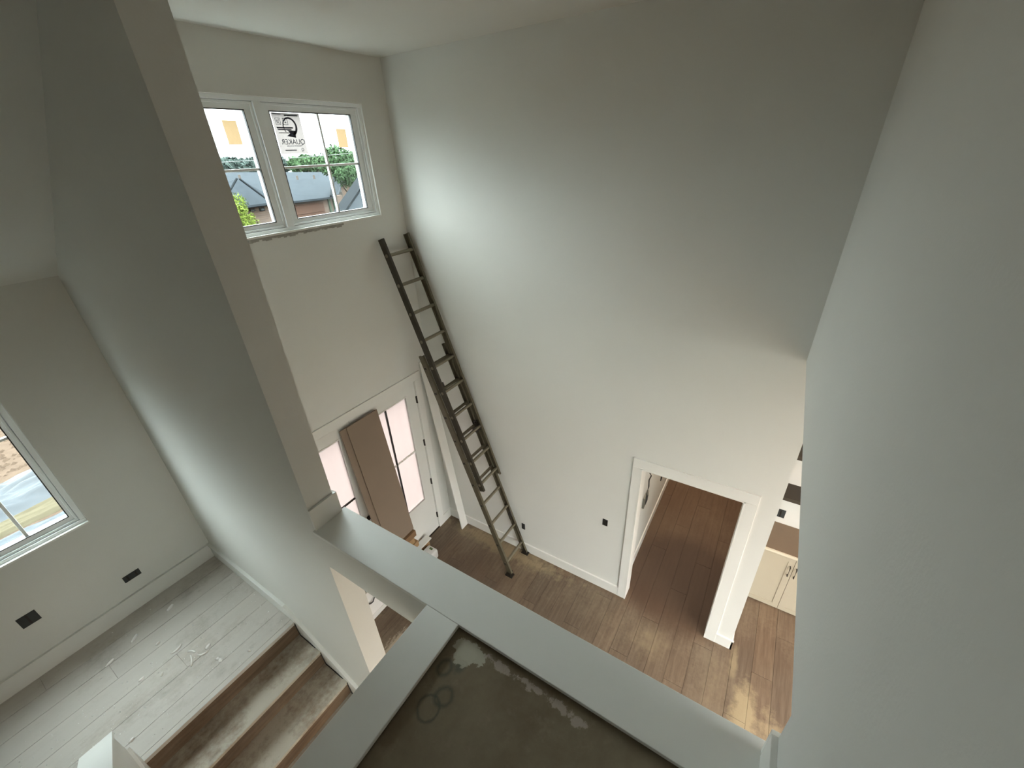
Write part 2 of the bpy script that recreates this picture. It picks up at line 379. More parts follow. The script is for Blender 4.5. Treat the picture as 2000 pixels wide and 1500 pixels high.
# landing boards
lf = st(boxes('floor_landing', [(WX, PX0, 2.65, YL, 1.45, LZ-.018)], 'tread'))
y = YL; k = 0
ws = [.178]*6 + [.149]
for wd in ws:
    y0 = y-wd
    cuts = [WX, [-.5, -.9, -.2, -1.1, .1, -.7, -.35][k], PX0] if k < 6 else [WX, PX0]
    for a, b in zip(cuts, cuts[1:]):
        boxes('plank', [(a+.001, b-.001, y0+.0012, y-.0012, LZ-.018, LZ-.0005*random.random())], 'landing', lf)
    y = y0; k += 1

# ---------------------------------------------------------------- lower flight of stairs
RI, RU = .1637, .257
stairs = empty('staircase', (.2, 1.5, 0))
tag(stairs, 'dusty wooden stair flight dropping from the landing along the white partition', 'stairs')
boxes('nosing', [(-.309, PX0-.012, 2.632, 2.675, LZ-.03, LZ+.002)], 'landing', stairs, .004)
yy, zz = 2.637, LZ
for i in range(9):
    boxes('riser', [(-.309, PX0-.012, yy-.0+.0, yy+.018, zz-RI, zz-.028)], 'riser', stairs)
    zz -= RI
    boxes('tread', [(-.309, PX0-.012, yy-RU-.012, yy+.016, zz-.028, zz)], 'tread', stairs, .004)
    yy -= RU
boxes('riser', [(-.309, PX0-.012, yy, yy+.018, 0, zz-.028)], 'riser', stairs)
# upper flight
st2 = empty('upper_staircase', (-1.0, 1.8, LZ))
tag(st2, 'upper wooden stair flight rising behind the white slanted knee wall', 'stairs')
yy, zz = 2.637, LZ; R2 = (3.125-LZ)/8; U2 = (2.637-.86)/8
for i in range(8):
    boxes('riser', [(WX+.002, -.458, yy-.018, yy, zz, zz+R2-.028)], 'tread', st2)
    zz += R2
    if i < 7: boxes('tread', [(WX+.002, -.458, yy-U2-.018, yy+.016, zz-.028, zz)], 'tread', st2, .004)
    yy -= U2

# slanted knee wall between the flights, with its cap and skirts
sk = .762
ylo, yhi = 2.65, .949
st(prism('wall_knee', [(ylo, 0.0), (ylo, 1.975), (yhi, 1.975+(ylo-yhi)*sk), (yhi, 0.0)], 0, -.445, -.321, 'trim'))
st(prism('trim_3', [(ylo+.012, 1.975), (ylo+.012, 2.0), (yhi, 2.0+(ylo+.012-yhi)*sk), (yhi, 1.975+(ylo+.012-yhi)*sk)], 0, -.457, -.309, 'trim', bevel=.002))
slp = RI/RU
st(prism('baseboard_knee', [(2.652, 1.30), (2.652, LZ+.17), (.35, LZ+.17-(2.652-.35)*slp), (.35, 0.0)], 0, -.321, -.306, 'trim'))
# skirt board along the partition, down the stairs
st(prism('baseboard_stair', [(YL, LZ), (YL, LZ+.14), (2.70, LZ+.14), (1.76, LZ+.14-.94*slp), (.5, LZ+.14-2.2*slp), (.5, 0.02), (2.4, 1.25)], 0, PX0-.016, PX0, 'trim'))
st(prism('trim_4', [(YL, LZ+.14), (YL, LZ+.156), (2.70, LZ+.156), (1.76, LZ+.156-.94*slp), (1.76, LZ+.14-.94*slp), (2.70, LZ+.14)], 0, PX0-.024, PX0, 'trim'))
bm = bmesh.new()
pts = []
yy, zz = 2.637, LZ
for i in range(4):
    pts += [(PX0-.019, yy-.012, zz-.01+random.uniform(-.004, .004)), (PX0-.019, yy-.008, zz-RI*.5), (PX0-.019, yy-.02, zz-RI+.008), (PX0-.019, yy-RU*.5, zz-RI+.006+random.uniform(0, .005))]
    zz -= RI; yy -= RU
tube(bm, pts, .004, 6)
st(mk('trim_5', bm, 'black'))

# baseboards
st(boxes('baseboard_landing', [(WX, PX0-.016, YL-.015, YL, LZ, LZ+.14)], 'trim'))
st(boxes('trim_6', [(WX, PX0-.016, YL-.02, YL, LZ+.14, LZ+.15)], 'trim'))
st(boxes('baseboard_right', [(XR-.015, XR, .81, YF, 0, .135), (XR-.020, XR, .81, YF, .135, .148), (XR-.015, XR, -.455, -.290, 0, .135), (XR-.020, XR, -.46, -.290, .135, .148),
                             (XR-.015, 3.50, -.455, -.44, 0, .135)], 'trim'))
st(boxes('baseboard_front', [(3.18, XR-.02, YF-.015, YF, 0, .135), (3.18, XR-.02, YF-.020, YF, .135, .148), (PX1, 1.055, YF-.015, YF, 0, .145)], 'trim'))
st(boxes('baseboard_partition', [(PX1, PX1+.015, PY, YF, 0, .145), (PX0-.004, PX1+.016, PY-.015, PY, 3.155, 3.29), (PX1+.0005, PX1+.015, PY+.0005, PY+.02, 3.156, 3.289)], 'trim', bevel=.002))
st(boxes('baseboard_near', [(-1.2, .857, YN, YN+.018, UF, 3.29), (.857, .873, YN-.15, YN+.018, 3.155, 3.29)], 'trim', bevel=.002))
st(boxes('baseboard_hall', [(3.50, 8.8, .785, .80, 0, .14)], 'trim'))

# doorway casing on the right wall
st(boxes('trim_7', [(XR-.018, XR, .722, .812, 0, 2.03), (XR-.018, XR, -.290, -.196, 0, 2.03), (XR-.018, XR, -.290, .812, 2.03, 2.135)], 'trim', bevel=.003))
st(boxes('trim_8', [(XR-.02, 3.51, .715, .732, 0, 2.033), (XR-.02, 3.51, -.196, -.180, 0, 2.033), (XR-.02, 3.51, -.196, .732, 2.017, 2.036), (3.50, 3.518, .722, .80, 0, 2.12)], 'trim', bevel=.002))
# casing round the entry doors
st(boxes('trim_9', [(1.055, 1.158, YF-.018, YF, 0, 2.455), (3.079, 3.18, YF-.018, YF, 0, 2.455), (1.055, 3.18, YF-.018, YF, 2.455, 2.555)], 'trim', bevel=.003))

# ---------------------------------------------------------------- windows
def window(name, x0, x1, z0, z1, yw, yg, units, thick, hz, label):
    """units: list of glass (gx0,gx1,[vertical muntins]); gz in thick"""
    gz0, gz1 = thick
    root = empty(name, ((x0+x1)/2, yg, z0)); st(root)
    fr = []
    gx = [u[0] for u in units]
    # outer frame
    bm = bmesh.new()
    box_bm(bm, x0, x1, yg-.055, yg+.07, z0, z0+.028); box_bm(bm, x0, x1, yg-.055, yg+.07, z1-.028, z1)
    box_bm(bm, x0, x0+.03, yg-.055, yg+.07, z0+.028, z1-.028); box_bm(bm, x1-.03, x1, yg-.055, yg+.07, z0+.028, z1-.028)
    mk('window_frame', bm, 'vinyl', root, .002)
    for i, (a, b, ms) in enumerate(units):
        # sash
        ax, bx_ = (x0+.03 if i == 0 else (units[i-1][1]+a)/2+.028), (x1-.03 if i == len(units)-1 else (b+units[i+1][0])/2-.028)
        bm = bmesh.new(); s0, s1 = z0+.028, z1-.028
        box_bm(bm, ax, bx_, yg-.03, yg+.03, s0, gz0); box_bm(bm, ax, bx_, yg-.03, yg+.03, gz1, s1)
        box_bm(bm, ax, a, yg-.03, yg+.03, gz0, gz1); box_bm(bm, b, bx_, yg-.03, yg+.03, gz0, gz1)
        # stepped bead next to the glass
        s = mk('sash', bm, 'vinyl', root, .002)
        e = .012
        boxes('glazing_gasket', [(a-.002, b+.002, yg-.031, yg-.012, gz0-.002, gz0+.004), (a-.002, b+.002, yg-.031, yg-.012, gz1-.004, gz1+.002),
                                 (a-.002, a+.004, yg-.031, yg-.012, gz0, gz1), (b-.004, b+.002, yg-.031, yg-.012, gz0, gz1)], 'black' , s)
        boxes('pane', [(a, b, yg-.004, yg+.004, gz0, gz1)], 'glass', s)
        boxes('sash_bead', [(ax+.004, bx_-.004, yg-.045, yg-.03, s0+.004, s0+.018), (ax+.004, bx_-.004, yg-.045, yg-.03, s1-.018, s1-.004),
                           (ax+.004, ax+.018, yg-.045, yg-.03, s0+.018, s1-.018), (bx_-.018, bx_-.004, yg-.045, yg-.03, s0+.018, s1-.018)], 'vinyl', s, .002)
        for mxx in ms: boxes('muntin', [(mxx-.009, mxx+.009, yg-.012, yg+.012, gz0, gz1)], 'vinyl', s, .002)
        boxes('muntin', [(a, b, yg-.0115, yg+.0115, hz-.009, hz+.009)], 'vinyl', s, .002)
    for u, v in zip(units, units[1:]):
        c = (u[1]+v[0])/2
        boxes('mullion', [(c-.029, c+.029, yg-.06, yg+.07, z0+.028, z1-.028)], 'vinyl', root, .003)
    # drywall return corner beads, slightly proud white lip round the opening
    boxes('sill', [(x0-.004, x1+.004, yw-.004, yg-.055, z0-.012, z0+.004)], 'trim', root, .002)
    return root
window('window_1', wx0, wx1, wz0, wz1, YF, 3.52, [(1.263, 2.008, [1.62]), (2.195, 2.94, [2.625])], (4.400, 5.154), 4.776, '')
window('window_2', lx0, lx1, lz0, lz1, YL, 3.97, [(-.529, .11, [-.316, -.103])], (2.652, 3.719), 3.343, '')
# ragged plaster line under the upper window
bm = bmesh.new()
for k in range(60):
    x = 1.06+k*.0255; h = .012+.018*random.random()
    if x < 2.62: box_bm(bm, x, x+.0262, YF-.0015-.002*random.random(), YF+.002, wz0-.012-h, wz0-.010)
o = mk('trim_10', bm, 'mud'); st(o); o['kind'] = 'structure'

# stickers on the upper window (inner face of the glass)
def sticker(name, x0, x1, z0, z1, mat, label, skew=0):
    bm = bmesh.new(); yy = 3.52-.0045
    nx, nz = 6, 6; g = []
    for j in range(nz+1):
        g.append([bm.verts.new((x0+(x1-x0)*i/nx+skew*(j/nz), yy-.0012-.001*math.sin(i*1.7+j), z0+(z1-z0)*j/nz)) for i in range(nx+1)])
    for j in range(nz):
        for i in range(nx): bm.faces.new([g[j][i], g[j][i+1], g[j+1][i+1], g[j+1][i]])
    return tag(mk(name, bm, mat), label, 'sticker')
sticker('paper_sticker', 1.845, 1.943, 4.939, 5.088, 'tanpaper', 'plain tan paper sticker on the left pane of the upper window')
sticker('paper_sticker', 2.776, 2.875, 4.909, 5.048, 'tanpaper', 'plain tan paper sticker high on the far right of the upper window', .004)
qs = sticker('printed_sticker', 2.222, 2.458, 4.872, 5.147, 'greypaper', 'large printed sticker with mirrored lettering and a round arrow emblem on the window')
def text_mesh(body, size, cx, cz, mirror, parent, mat='ink', name='lettering', yy=3.5125):
    cu = bpy.data.curves.new('t', 'FONT'); cu.body = body; cu.size = size; cu.align_x = 'CENTER'; cu.align_y = 'CENTER'; cu.extrude = .0004
    to = bpy.data.objects.new('t', cu); C.objects.link(to)
    bpy.context.view_layer.update()
    me = bpy.data.meshes.new_from_object(to.evaluated_get(bpy.context.evaluated_depsgraph_get()))
    bpy.data.objects.remove(to)
    for v in me.vertices:
        x, z, e = v.co.x, v.co.y, v.co.z
        v.co = (cx + (-x if mirror else x), yy + e, cz + z)
    me.flip_normals(); me.materials.clear()
    return finish(name, me, mat, parent)
text_mesh('QUAKER', .052, 2.350, 4.952, True, qs)
text_mesh('WINDOWS & DOORS', .0135, 2.35, 4.925, True, qs)
text_mesh('Q', .03, 2.415, 4.898, True, qs)
bm = bmesh.new(); y_ = 3.5125
def bar(x0, x1, z0, z1): box_bm(bm, x0, x1, y_, y_+.0008, z0, z1)
bar(2.232, 2.30, 5.136, 5.142); bar(2.325, 2.44, 5.127, 5.137); bar(2.24, 2.375, 5.044, 5.054); bar(2.243, 2.36, 5.033, 5.040)
bar(2.245, 2.36, 5.012, 5.017); bar(2.262, 2.36, 4.893, 4.899)
for (x, z) in ((2.242, 5.068), (2.302, 5.068)):
    bar(x, x+.04, z, z+.003); bar(x, x+.04, z+.042, z+.045); bar(x, x+.003, z, z+.045); bar(x+.037, x+.04, z, z+.045)
bar(2.252, 2.256, 5.076, 5.102); bar(2.264, 2.274, 5.076, 5.08); bar(2.264, 2.274, 5.098, 5.102); bar(2.262, 2.266, 5.08, 5.098)
bar(2.315, 2.33, 5.08, 5.084); bar(2.32, 2.324, 5.08, 5.104)
mk('print_bars', bm, 'ink', qs)['kind'] = 'stuff'
bm = bmesh.new()
cx, cz = 2.352, 5.058
prev = None
for k in range(33):   # open ring ending in an arrow head
    t = math.radians(-70 + k*290/32); wd = .004 + .011*(1-k/32)
    p = [(cx+(.058-wd)*math.cos(t), y_, cz+(.060-wd)*math.sin(t)), (cx+(.058+wd*.3)*math.cos(t), y_, cz+(.060+wd*.3)*math.sin(t))]
    cur = [bm.verts.new(q) for q in p]
    if prev: bm.faces.new([prev[0], prev[1], cur[1], cur[0]])
    prev = cur
t = math.radians(-70); ex, ez = cx+.052*math.cos(t), cz+.054*math.sin(t)
bm.faces.new([bm.verts.new(q) for q in ((ex+.02, y_, ez+.022), (ex+.012, y_, ez-.026), (ex-.062, y_, ez-.014), (ex-.028, y_, ez+.006), (ex-.05, y_, ez+.026))])
mk('round_arrow_emblem', bm, 'ink', qs)

# ---------------------------------------------------------------- entry doors
def door(name, x0, x1, g0, g1, hinge_x, knob_x):
    root = empty(name, ((x0+x1)/2, 3.47, 0)); st(root)
    a, b = 3.446, 3.49; gz0, gz1 = .683, 2.305
    bm = bmesh.new()
    box_bm(bm, x0, g0, a, b, .012, 2.448); box_bm(bm, g1, x1, a, b, .012, 2.448); box_bm(bm, g0, g1, a, b, .012, gz0); box_bm(bm, g0, g1, a, b, gz1, 2.448)
    mk('door_leaf', bm, 'trim', root)
    boxes('glass_bead', [(g0-.016, g0, a-.006, a+.01, gz0-.016, gz1+.016), (g1, g1+.016, a-.006, a+.01, gz0-.016, gz1+.016), (g0, g1, a-.006, a+.01, gz0-.016, gz0), (g0, g1, a-.006, a+.01, gz1, gz1+.016)], 'trim', root, .002)
    boxes('pane', [(g0, g1, 3.466, 3.470, gz0, gz1)], 'film', root)
    mxx = (g0+g1)/2
    boxes('muntin', [(mxx-.010, mxx+.010, 3.45, 3.466, gz0, gz1)], 'black', root, .001)
    boxes('muntin', [(g0, g1, 3.4505, 3.466, 1.497, 1.515)], 'trim' if hinge_x > 2 else 'bronze', root, .001)
    for z in (2.198, 1.545, .886, .249):
        bm = bmesh.new(); tube(bm, [(hinge_x, 3.437, z-.05), (hinge_x, 3.437, z+.05)], .008, 10); box_bm(bm, hinge_x-.012, hinge_x+.012, 3.438, 3.447, z-.045, z+.045)
        mk('hinge', bm, 'bronze', root)
    if knob_x:
        bm = bmesh.new(); tube(bm, [(knob_x, 3.446, 1.0), (knob_x, 3.43, 1.0), (knob_x, 3.425, 1.0), (knob_x, 3.39, 1.0)], .026, 12)
        box_bm(bm, knob_x-.03, knob_x+.03, 3.438, 3.446, 1.10, 1.16); mk('door_knob', bm, 'bronze', root)
    return root
door('door_2', 2.121, 3.072, 2.285, 2.91, 3.076, None)
door('door_1', 1.165, 2.117, 1.33, 1.953, 1.161, 2.044)
st(boxes('trim_11', [(1.16, 3.077, 3.43, 3.60, -.02, .012)], 'bronze', bevel=.003))

# ---------------------------------------------------------------- doorway hall details
hb = empty('wall_box', (4.1, .8, .95))
tag(hb, 'open metal electrical box with a loose wire on the hall wall beyond the doorway', 'electrical box')
boxes('box_body', [(3.97, 4.15, .775, .80, .90, 1.06)], 'galv', hb, .004)
boxes('box_opening', [(4.02, 4.10, .770, .776, .93, 1.03)], 'boxhole', hb)
bm = bmesh.new(); tube(bm, [(4.0, .77, 1.06), (3.975, .765, 1.14), (4.01, .76, 1.24), (4.02, .77, 1.33), (4.09, .765, 1.345), (4.06, .78, 1.40)], .007, 6); mk('wire', bm, 'black', hb)
b = boxes('slot_box', [(4.98, 5.04, .79, .80, .55, .66)], 'boxhole'); tag(b, 'narrow dark slot cut in the hall wall beyond the doorway', 'outlet box')

# outlet boxes: dark recess mesh with rim and prongs
def outlet(x0, x1, y0, y1, z0, z1, axis, label, slots=2):
    root = empty('outlet_box', ((x0+x1)/2, (y0+y1)/2, z0)); tag(root, label, 'outlet box')
    boxes('box_recess', [(x0, x1, y0, y1, z0, z1)], 'boxhole', root, .002)
    for k in range(slots):
        if axis == 0:
            yk = y0+(y1-y0)*(k+.5)/slots
            boxes('yoke', [(x0-.003, x0+.001, yk-.006, yk+.006, z0+.01, z1-.01)], 'bronze', root)
        else:
            xk = x0+(x1-x0)*(k+.5)/slots
            boxes('yoke', [(xk-.006, xk+.006, y0-.003, y0+.001, z0+.01, z1-.01)], 'bronze', root)
    return root
outlet(XR-.004, XR+.03, 1.015, 1.075, 1.06, 1.155, 0, 'small dark open switch box on the tall wall left of the doorway', 3)
outlet(XR-.004, XR+.03, 2.115, 2.165, .40, .50, 0, 'small dark outlet box on the wall beside the ladder foot', 1)
outlet(.135, .245, YL-.004, YL+.03, 1.915, 1.975, 1, 'oblong dark outlet box low on the landing wall, nearest the corner')
o = outlet(-.395, -.30, YL-.004, YL+.03, 2.06, 2.155, 1, 'square dark outlet box low on the landing wall below the window', 1)

# ---------------------------------------------------------------- kitchen corner
cab = empty('base_cabinet', (4.3, -1.2, 0)); tag(cab, 'cream base cabinet with two dark pulls seen past the doorway wall', 'cabinet')
boxes('cabinet_body', [(4.12, 4.53, -2.3, -.458, 0, .865)], 'cab', cab)
for (a, b, hy) in ((-.838, -.468, -.808), (-1.212, -.842, -.868)):
    bm = bmesh.new()
    box_bm(bm, 4.10, 4.12, a, b, .02, .85); d = mk('door', bm, 'cab', cab, .002)
    boxes('door_rail', [(4.094, 4.1005, a, a+.06, .02, .85), (4.094, 4.1005, b-.06, b, .02, .85), (4.094, 4.1005, a+.06, b-.06, .02, .08), (4.094, 4.1005, a+.06, b-.06, .79, .85)], 'cab', d)
    bm = bmesh.new(); tube(bm, [(4.10, hy, .60), (4.065, hy, .60), (4.065, hy, .73), (4.10, hy, .73)], .006, 8); mk('handle', bm, 'bronze', d)
for a in (-1.59, -1.97):
    boxes('door', [(4.10, 4.12, a, a+.37, .02, .85)], 'cab', cab, .002)
ct = empty('worktop', (4.3, -1.2, .87)); tag(ct, 'pale-edged worktop covered in brown board above the cream cabinet', 'worktop')
boxes('slab', [(4.07, 4.53, -2.32, -.442, .867, .897)], 'edge', ct, .002)
boxes('cover_board', [(4.085, 4.528, -2.3, -.444, .8975, .902)], 'counter', ct)
st(boxes('wall_backsplash', [(4.53, 4.68, -2.6, -.30, -.3, 3.42)], 'paint'))
for z, lab in ((1.44, 'lower dark wooden shelf above the brown-covered worktop'), (1.98, 'upper dark wooden shelf beside the near wall edge')):
    s = boxes('wall_shelf', [(4.27, 4.53, -2.2, -.445, z, z+.045)], 'shelf', None, .002); tag(s, lab, 'shelf')
outlet(4.524, 4.56, -.665, -.575, .985, 1.10, 0, 'black outlet box on the wall above the brown-covered worktop', 1)

# ---------------------------------------------------------------- extension ladder
lad = empty('extension_ladder', (3.11, 2.09, 0))
tag(lad, 'long weathered aluminium extension ladder leaning in the corner by the entry doors', 'ladder')
S = .3365  # dy per dz
dirv = Vector((0, S, 1)).normalized(); nrm = Vector((0, -dirv.z, dirv.y))  # toward the room
def lpt(z, n=0.0, x=0.0, y0=2.09):
    return Vector((x, y0+S*z, z)) + nrm*n
def obox(bm, c0, c1, hx, n0, n1):
    """bar from c0 to c1 (points on the ladder line), half width hx, normal offsets n0..n1"""
    vs = []
    for c in (c0, c1):
        for sx, n in ((-hx, n0), (hx, n0), (hx, n1), (-hx, n1)): vs.append(bm.verts.new(c + Vector((sx, 0, 0)) + nrm*n))
    for f in ((3, 2, 1, 0), (4, 5, 6, 7), (0, 1, 5, 4), (1, 2, 6, 5), (2, 3, 7, 6), (3, 0, 4, 7)): bm.faces.new([vs[i] for i in f])
def rail(x, side, z0, z1, nc, name, mat='alu'):
    bm = bmesh.new(); h = .031
    a, b = lpt(z0, nc, x), lpt(z1, nc, x)
    obox(bm, a, b, .003, -h, h)                                        # web
    for q in (-h, h): obox(bm, a+Vector((-side*.011, 0, 0)), b+Vector((-side*.011, 0, 0)), .013, q-.003, q+.003)   # flanges
    return mk(name, bm, mat, lad)
NB, NF = -.0, .080
base_L = rail(2.912, -1, .03, 2.93, NB, 'base_rail'); base_R = rail(3.314, 1, .03, 2.93, NB, 'base_rail')
fly_L = rail(2.930, -1, 1.25, 4.09, NF, 'fly_rail', 'alu_shade'); fly_R = rail(3.296, 1, 1.25, 4.09, NF, 'fly_rail')
def rung(z, n, x0, x1, parent):
    bm = bmesh.new(); c = lpt(z, n)
    ring = []
    prof = [(.020*math.cos(t), .018*math.sin(t)) for t in [2*math.pi*k/10 for k in range(10)]]
    prof = [(a*(1.0 if i % 2 else .86), b_) for i, (a, b_) in enumerate(prof)]
    A = [bm.verts.new(c+Vector((x0, 0, 0))+nrm*a+dirv*b_) for a, b_ in prof]; B = [bm.verts.new(c+Vector((x1, 0, 0))+nrm*a+dirv*b_) for a, b_ in prof]
    bm.faces.new(A); bm.faces.new(B[::-1])
    for i in range(10): bm.faces.new([A[i], B[i], B[(i+1) % 10], A[(i+1) % 10]])
    o = mk('rung', bm, 'alud', lad)
    # end plates (swaged collars) outside the rails
    return o
z = .19
while z < 2.85: rung(z, NB, 2.905, 3.318, lad); z += .289
z = 3.935
while z > 1.27: rung(z, NF, 2.924, 3.302, lad); z -= .289
bm = bmesh.new()
z = .19
while z < 2.85:
    for x in (2.906, 3.320): obox(bm, lpt(z-.012, NB, x), lpt(z+.012, NB, x), .005, -.016, .016)
    z += .289
mk('rung_end_plates', bm, 'bronze', lad)['kind'] = 'stuff'
for x in (2.912, 3.314):
    bm = bmesh.new(); p = lpt(.03, 0, x)
    box_bm(bm, x-.035, x+.035, p.y-.05, p.y+.05, .0, .016); box_bm(bm, x-.03, x-.024, p.y-.03, p.y+.03, .016, .075); box_bm(bm, x+.024, x+.030, p.y-.03, p.y+.03, .016, .075)
    mk('foot', bm, 'bronze', lad)
for x, sgn in ((2.95, 1), (3.276, -1)):     # rung locks at the lower fly
    bm = bmesh.new(); c = lpt(1.93, .05, x)
    obox(bm, lpt(1.86, .02, x), lpt(1.99, .02, x), .012, 0, .045); obox(bm, lpt(1.84, -.01, x+sgn*.012), lpt(1.90, -.01, x+sgn*.012), .006, -.03, .05)
    obox(bm, lpt(1.95, .05, x+sgn*.02), lpt(1.975, .05, x+sgn*.02), .014, 0, .03)
    mk('rung_lock', bm, 'bronze', lad)
bm = bmesh.new(); pc = lpt(2.47, .0, 3.05); tube(bm, [pc+Vector((-.012, 0, 0)), pc+Vector((.012, 0, 0))], .028, 14); obox(bm, lpt(2.47, 0, 3.05), lpt(2.57, 0, 3.05), .016, -.006, .006)
mk('pulley', bm, 'black', lad)
bm = bmesh.new(); tube(bm, [lpt(.62, .03, 3.285), lpt(.70, .05, 3.262), lpt(.66, .06, 3.25), lpt(.74, .05, 3.275), lpt(.69, .03, 3.24), lpt(.60, .02, 3.25)], .009, 6)
tube(bm, [lpt(.62, .02, 3.30), lpt(.45, .03, 3.30), lpt(.30, .03, 3.302)], .008, 6)
mk('rope', bm, 'bronze', lad)

# ---------------------------------------------------------------- long white trim board leaning in the corner
bm = bmesh.new()
p0, p1 = Vector((3.265, 3.115, 0)), Vector((3.262, 3.428, 2.65))
d = (p1-p0).normalized(); nb = Vector((0, -d.z, d.y)); hw = .062
vs = []
for c in (p0, p1):
    for sx, n in ((-hw, 0), (hw, 0), (hw, .018), (-hw, .018)): vs.append(bm.verts.new(c+Vector((sx, 0, 0))-nb*.009+nb*n))
for f in ((3, 2, 1, 0), (4, 5, 6, 7), (0, 1, 5, 4), (1, 2, 6, 5), (2, 3, 7, 6), (3, 0, 4, 7)): bm.faces.new([vs[i] for i in f])
for v in vs: v.co.z = max(v.co.z, .001)
tag(mk('trim_board', bm, 'trim'), 'long narrow white trim board leaning in the corner behind the ladder', 'board')

# brown sheet leaning against the doors
sh = empty('leaning_sheet', (2.2, 3.2, 0)); tag(sh, 'tall brown hardboard sheet leaning against the middle of the entry doors', 'board')
def lean(name, x0, x1, yb, yt, z0, z1, th, mat, parent):
    bm = bmesh.new(); a, b = Vector((0, yb, z0)), Vector((0, yt, z1)); dd = (b-a).normalized(); nn = Vector((0, -dd.z, dd.y))
    vs = []
    for c in (a, b):
        for x, n in ((x0, 0), (x1, 0), (x1, th), (x0, th)): vs.append(bm.verts.new(c+Vector((x, 0, 0))+nn*n))
    for f in ((3, 2, 1, 0), (4, 5, 6, 7), (0, 1, 5, 4), (1, 2, 6, 5), (2, 3, 7, 6), (3, 0, 4, 7)): bm.faces.new([vs[i] for i in f])
    for v in vs: v.co.z = max(v.co.z, .001)
    return mk(name, bm, mat, parent, .0015)
lean('back_sheet', 1.965, 2.43, 3.232, 3.407, .70, 2.42, .012, 'hardboard', sh)
lean('front_sheet', 2.035, 2.44, 3.214, 3.392, .70, 2.425, .012, 'hardboard', sh)
z = 0.0
lab = ['bottom', 'second', 'third', 'fourth', 'fifth', 'sixth', 'seventh']
hs = [.10, .11, .10, .10, .09, .10, .098]
rx = [2.44, 2.40, 2.45, 2.415, 2.445, 2.40, 2.435]
for i in range(7):
    o = boxes('lumber_board', [(1.97+.03*(i % 3), rx[i], 3.17+.012*(i % 2), 3.40, z+.001, z+hs[i]-.006)], 'lumber_dark' if i in (2, 6) else 'lumber', None, .003)
    tag(o, ['bottom pine timber of the stack under the brown sheet', 'second pine timber from the floor in the stack under the brown sheet', 'darker brown timber third from the floor under the brown sheet',
            'middle pine timber of the stack under the brown sheet', 'pine timber just above the middle of the stack by the doors', 'pine timber directly beneath the topmost dark one of the stack',
            'dark brown topmost timber carrying the leaning brown sheet'][i], 'timber', 'timbers stacked by the entry doors')
    z += hs[i]
o = boxes('trim_offcut', [(2.46, 2.77, 3.30, 3.40, .13, .15)], 'trim', None, .003); tag(o, 'short white board end poking out between the timber stack and the door', 'board')
o = boxes('wood_block', [(2.47, 2.73, 3.305, 3.395, 0, .129)], 'lumber', None, .003); tag(o, 'pine block holding up the short white board end', 'block')
pj = empty('plastic_container', (2.6, 3.17, 0)); tag(pj, 'white rounded plastic container with a green mark beside the timber stack', 'container')
bm = bmesh.new(); box_bm(bm, 2.53, 2.67, 3.09, 3.26, 0, .15)
bmesh.ops.bevel(bm, geom=list(bm.edges), offset=.03, segments=4, profile=.5, affect='EDGES'); mk('container_body', bm, 'white_plastic', pj, 0, True)
boxes('green_mark', [(2.61, 2.64, 3.15, 3.20, .1495, .152)], 'green', pj)
o = boxes('flat_carton', [(2.24, 2.58, 2.98, 3.075, 0, .09)], 'orange', None, .006); tag(o, 'pinkish brown carton on the floor in front of the timber stack', 'carton')
# white panel low against the left door, glimpsed under the ledge
wp = empty('white_panel', (1.55, 3.2, 0)); tag(wp, 'low white panel with a curled black cord seen under the ledge', 'panel')
boxes('panel', [(1.30, 1.90, 3.19, 3.205, 0.0, .46)], 'paper', wp, .002)
boxes('bottom_strip', [(1.30, 1.90, 3.178, 3.19, 0, .07)], 'trim', wp, .002)
bm = bmesh.new(); tube(bm, [(1.56, 3.17, .33), (1.60, 3.165, .30), (1.63, 3.16, .30), (1.66, 3.165, .33), (1.70, 3.17, .33), (1.73, 3.175, .31)], .008, 6); mk('cord', bm, 'black', wp)
boxes('hook', [(1.545, 1.575, 3.168, 3.19, .11, .16)], 'black', wp)

# ---------------------------------------------------------------- dried compound and debris
sd = 1
def scrap(x, y, L, wd, rot, curl, label):
    bm = bmesh.new(); n = 8; rows = []
    for k in range(n+1):
        t = k/n; a = (t-.5)*curl; r = L/max(abs(curl), .2)
        px, py = r*math.sin(a), r*(1-math.cos(a))
        ww = wd*(1-.8*abs(t-.5)**1.2); h = .004+.006*math.sin(t*math.pi)
        rows.append([bm.verts.new((px, py-ww/2, 0)), bm.verts.new((px, py-ww/4, h)), bm.verts.new((px, py+ww/4, h+.003)), bm.verts.new((px, py+ww/2, 0))])
    for a, b in zip(rows, rows[1:]):
        for k in range(4): bm.faces.new([a[k], a[(k+1) % 4], b[(k+1) % 4], b[k]])
    bm.faces.new(rows[0]); bm.faces.new(rows[-1][::-1])
    o = mk('plaster_scrap', bm, 'paper'); o.location = (x, y, LZ+.0005); o.rotation_euler = (0, 0, rot)
    return tag(o, label, 'scrap', 'plaster scraps on the landing')
LB = ['long thin curled plaster scrap left of the scrap cluster on the landing', 'short thick plaster scrap at the left end of the scrap cluster', 'long straight plaster sliver in the middle of the scrap cluster',
      'U-shaped curled plaster scrap in the middle of the scrap cluster', 'chunky white plaster crumb above the U-shaped scrap', 'blocky plaster crumb nearest the top stair nosing in the cluster', 'tiny ring-shaped plaster curl beside the blocky crumb',
      'small lone plaster chip left of the long thin curl', 'flat plaster flake near the landing corner by the partition', 'pale oblong plaster flake close to the window wall baseboard', 'small plaster chip in the middle of the open landing floor',
      'tiny short plaster sliver between the cluster and the window wall', 'small plaster crumb on the landing edge below the partition skirting', 'thin plaster sliver near the window wall under the oblong outlet', 'small plaster chip closest to the slanted knee wall']
